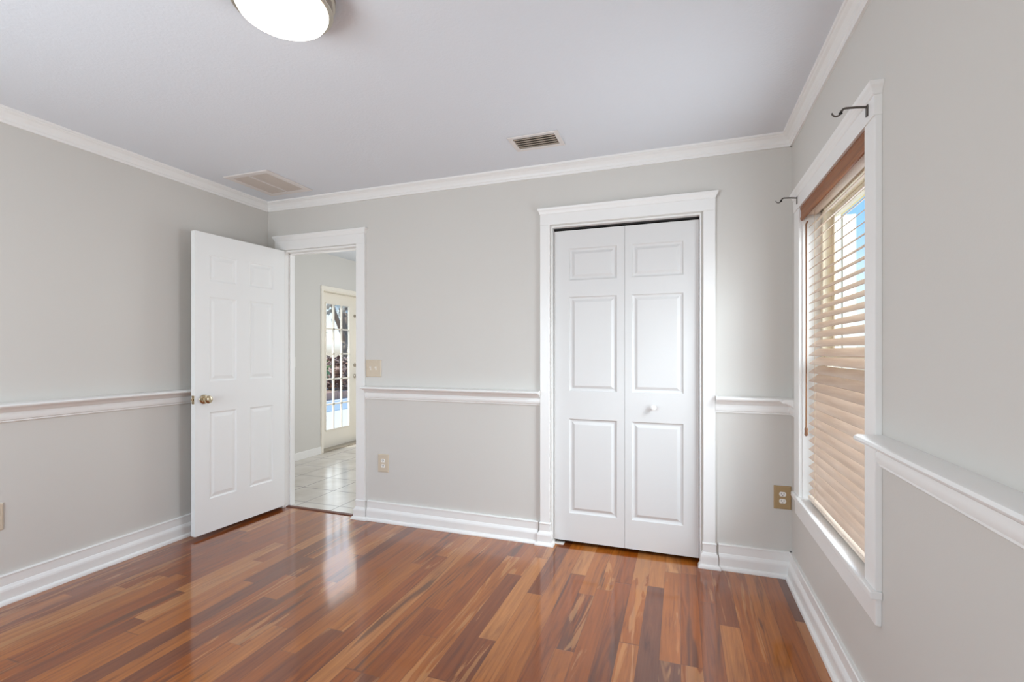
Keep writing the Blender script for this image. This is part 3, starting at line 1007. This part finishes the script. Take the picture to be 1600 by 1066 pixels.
def shrub(x, y, z0, rx, rz, n, m, label, group=None):
    o = tag(empty('garden_shrub', (x, y, z0)), label, 'shrub', group)
    MB().tube([(x, y, z0 - 0.05), (x + 0.03, y, z0 + rz * 0.5), (x, y + 0.04, z0 + rz * 1.1)], [0.05, 0.035, 0.015], 8).build('stem', M['bark'], o)
    b = MB()
    bm = b.bm
    for i in range(n):
        a, c = random.uniform(0, 2 * PI), random.uniform(-1, 1)
        rad = random.uniform(0.55, 1.0)
        s = math.sqrt(1 - c * c)
        p = Vector((x + rx * rad * s * math.cos(a), y + rx * rad * s * math.sin(a), z0 + rz + rz * rad * c))
        d = Vector((random.gauss(0, 1), random.gauss(0, 1), random.gauss(0, 1))).normalized()
        e = d.orthogonal().normalized()
        L = random.uniform(0.07, 0.15)
        bm.faces.new([bm.verts.new(q) for q in (p - d * L, p + e * L * 0.4, p + d * L, p - e * L * 0.4)])
    b.build('leaves', m, o)
    return o


shrub(-10.0, 10.6, 0, 0.75, 0.75, 900, M['leaf_green'], 'light green shrub beyond the patio, in the left panes')
shrub(-10.6, 12.9, 0, 0.9, 0.55, 900, M['leaf_red'], 'rusty brown low shrub beyond the patio, in the middle panes')
shrub(-10.4, 15.2, 0, 1.0, 0.7, 900, M['leaf_red'], 'rusty brown taller shrub beyond the patio, in the right panes')
tr = tag(empty('garden_tree', (-13.0, 16.0, 0)), 'pale grey branching tree behind the shrubs outside', 'tree')
MB().tube([(-13.0, 16.0, -0.1), (-12.9, 16.1, 1.4), (-13.1, 16.5, 3.2), (-13.0, 16.9, 5.0)], [0.22, 0.18, 0.13, 0.06], 10).build('trunk', M['bark'], tr)
for pts in ([(-12.95, 16.2, 1.6), (-12.7, 15.2, 2.8), (-12.6, 14.6, 4.0)], [(-13.05, 16.4, 2.4), (-13.2, 17.4, 3.4), (-13.4, 18.0, 4.4)], [(-13.0, 16.2, 1.8), (-12.8, 15.7, 3.0), (-12.8, 15.6, 4.4)]):
    MB().tube(pts, [0.11, 0.08, 0.04], 8).build('branch', M['bark'], tr)
b = MB()
for i in range(800):
    p = Vector((random.gauss(-13, 1.3), random.gauss(16.3, 1.6), random.uniform(2.6, 5.6)))
    d = Vector((random.gauss(0, 1), random.gauss(0, 1), random.gauss(0, 1))).normalized()
    e = d.orthogonal().normalized()
    b.bm.faces.new([b.bm.verts.new(q) for q in (p - d * 0.16, p + e * 0.07, p + d * 0.16, p - e * 0.07)])
b.build('crown', M['leaf_grey'], tr)
nb = tag(empty('garden_pavilion', (-21.5, 18.7, 0)), 'white outbuilding with gable roof beyond the garden', 'outbuilding')
MB().box(-23, -20, 15.0, 22.5, 0, 2.4).build('walls', M['stucco'], nb)
b = MB()
b.loops([[(x, 14.6, 2.35), (x, 18.75, 4.3), (x, 22.9, 2.35), (x, 18.75, 4.1)] for x in (-23.4, -19.6)])
b.build('roof', M['leaf_grey'], nb)

# ------------------------------------------------------------------ outside the right window
struct(MB().box(XR + WT, XR + WT + 0.62, -1.0, 9.0, H + 0.02, H + 0.10).build('roof_soffit', M['soffit']), 'cream roof soffit above the window outside', 'soffit')
struct(MB().box(XR + WT, 40, -3.0, 40.0, -0.4, -0.2).build('ground.002', M['patio']), 'pale ground outside the window', 'ground')
wg = struct(empty('wall_wing', (1.1, 5.2, 0)), 'cream outer wall of the house beyond the window', 'outer wall')
MB().box(XR + WT, 1.44, 5.0, 5.3, -0.2, H + 0.02).build('siding', M['siding'], wg)
MB().box(1.36, 1.46, 4.985, 5.0, -0.2, H + 0.02).build('corner_board', M['vinyl'], wg)
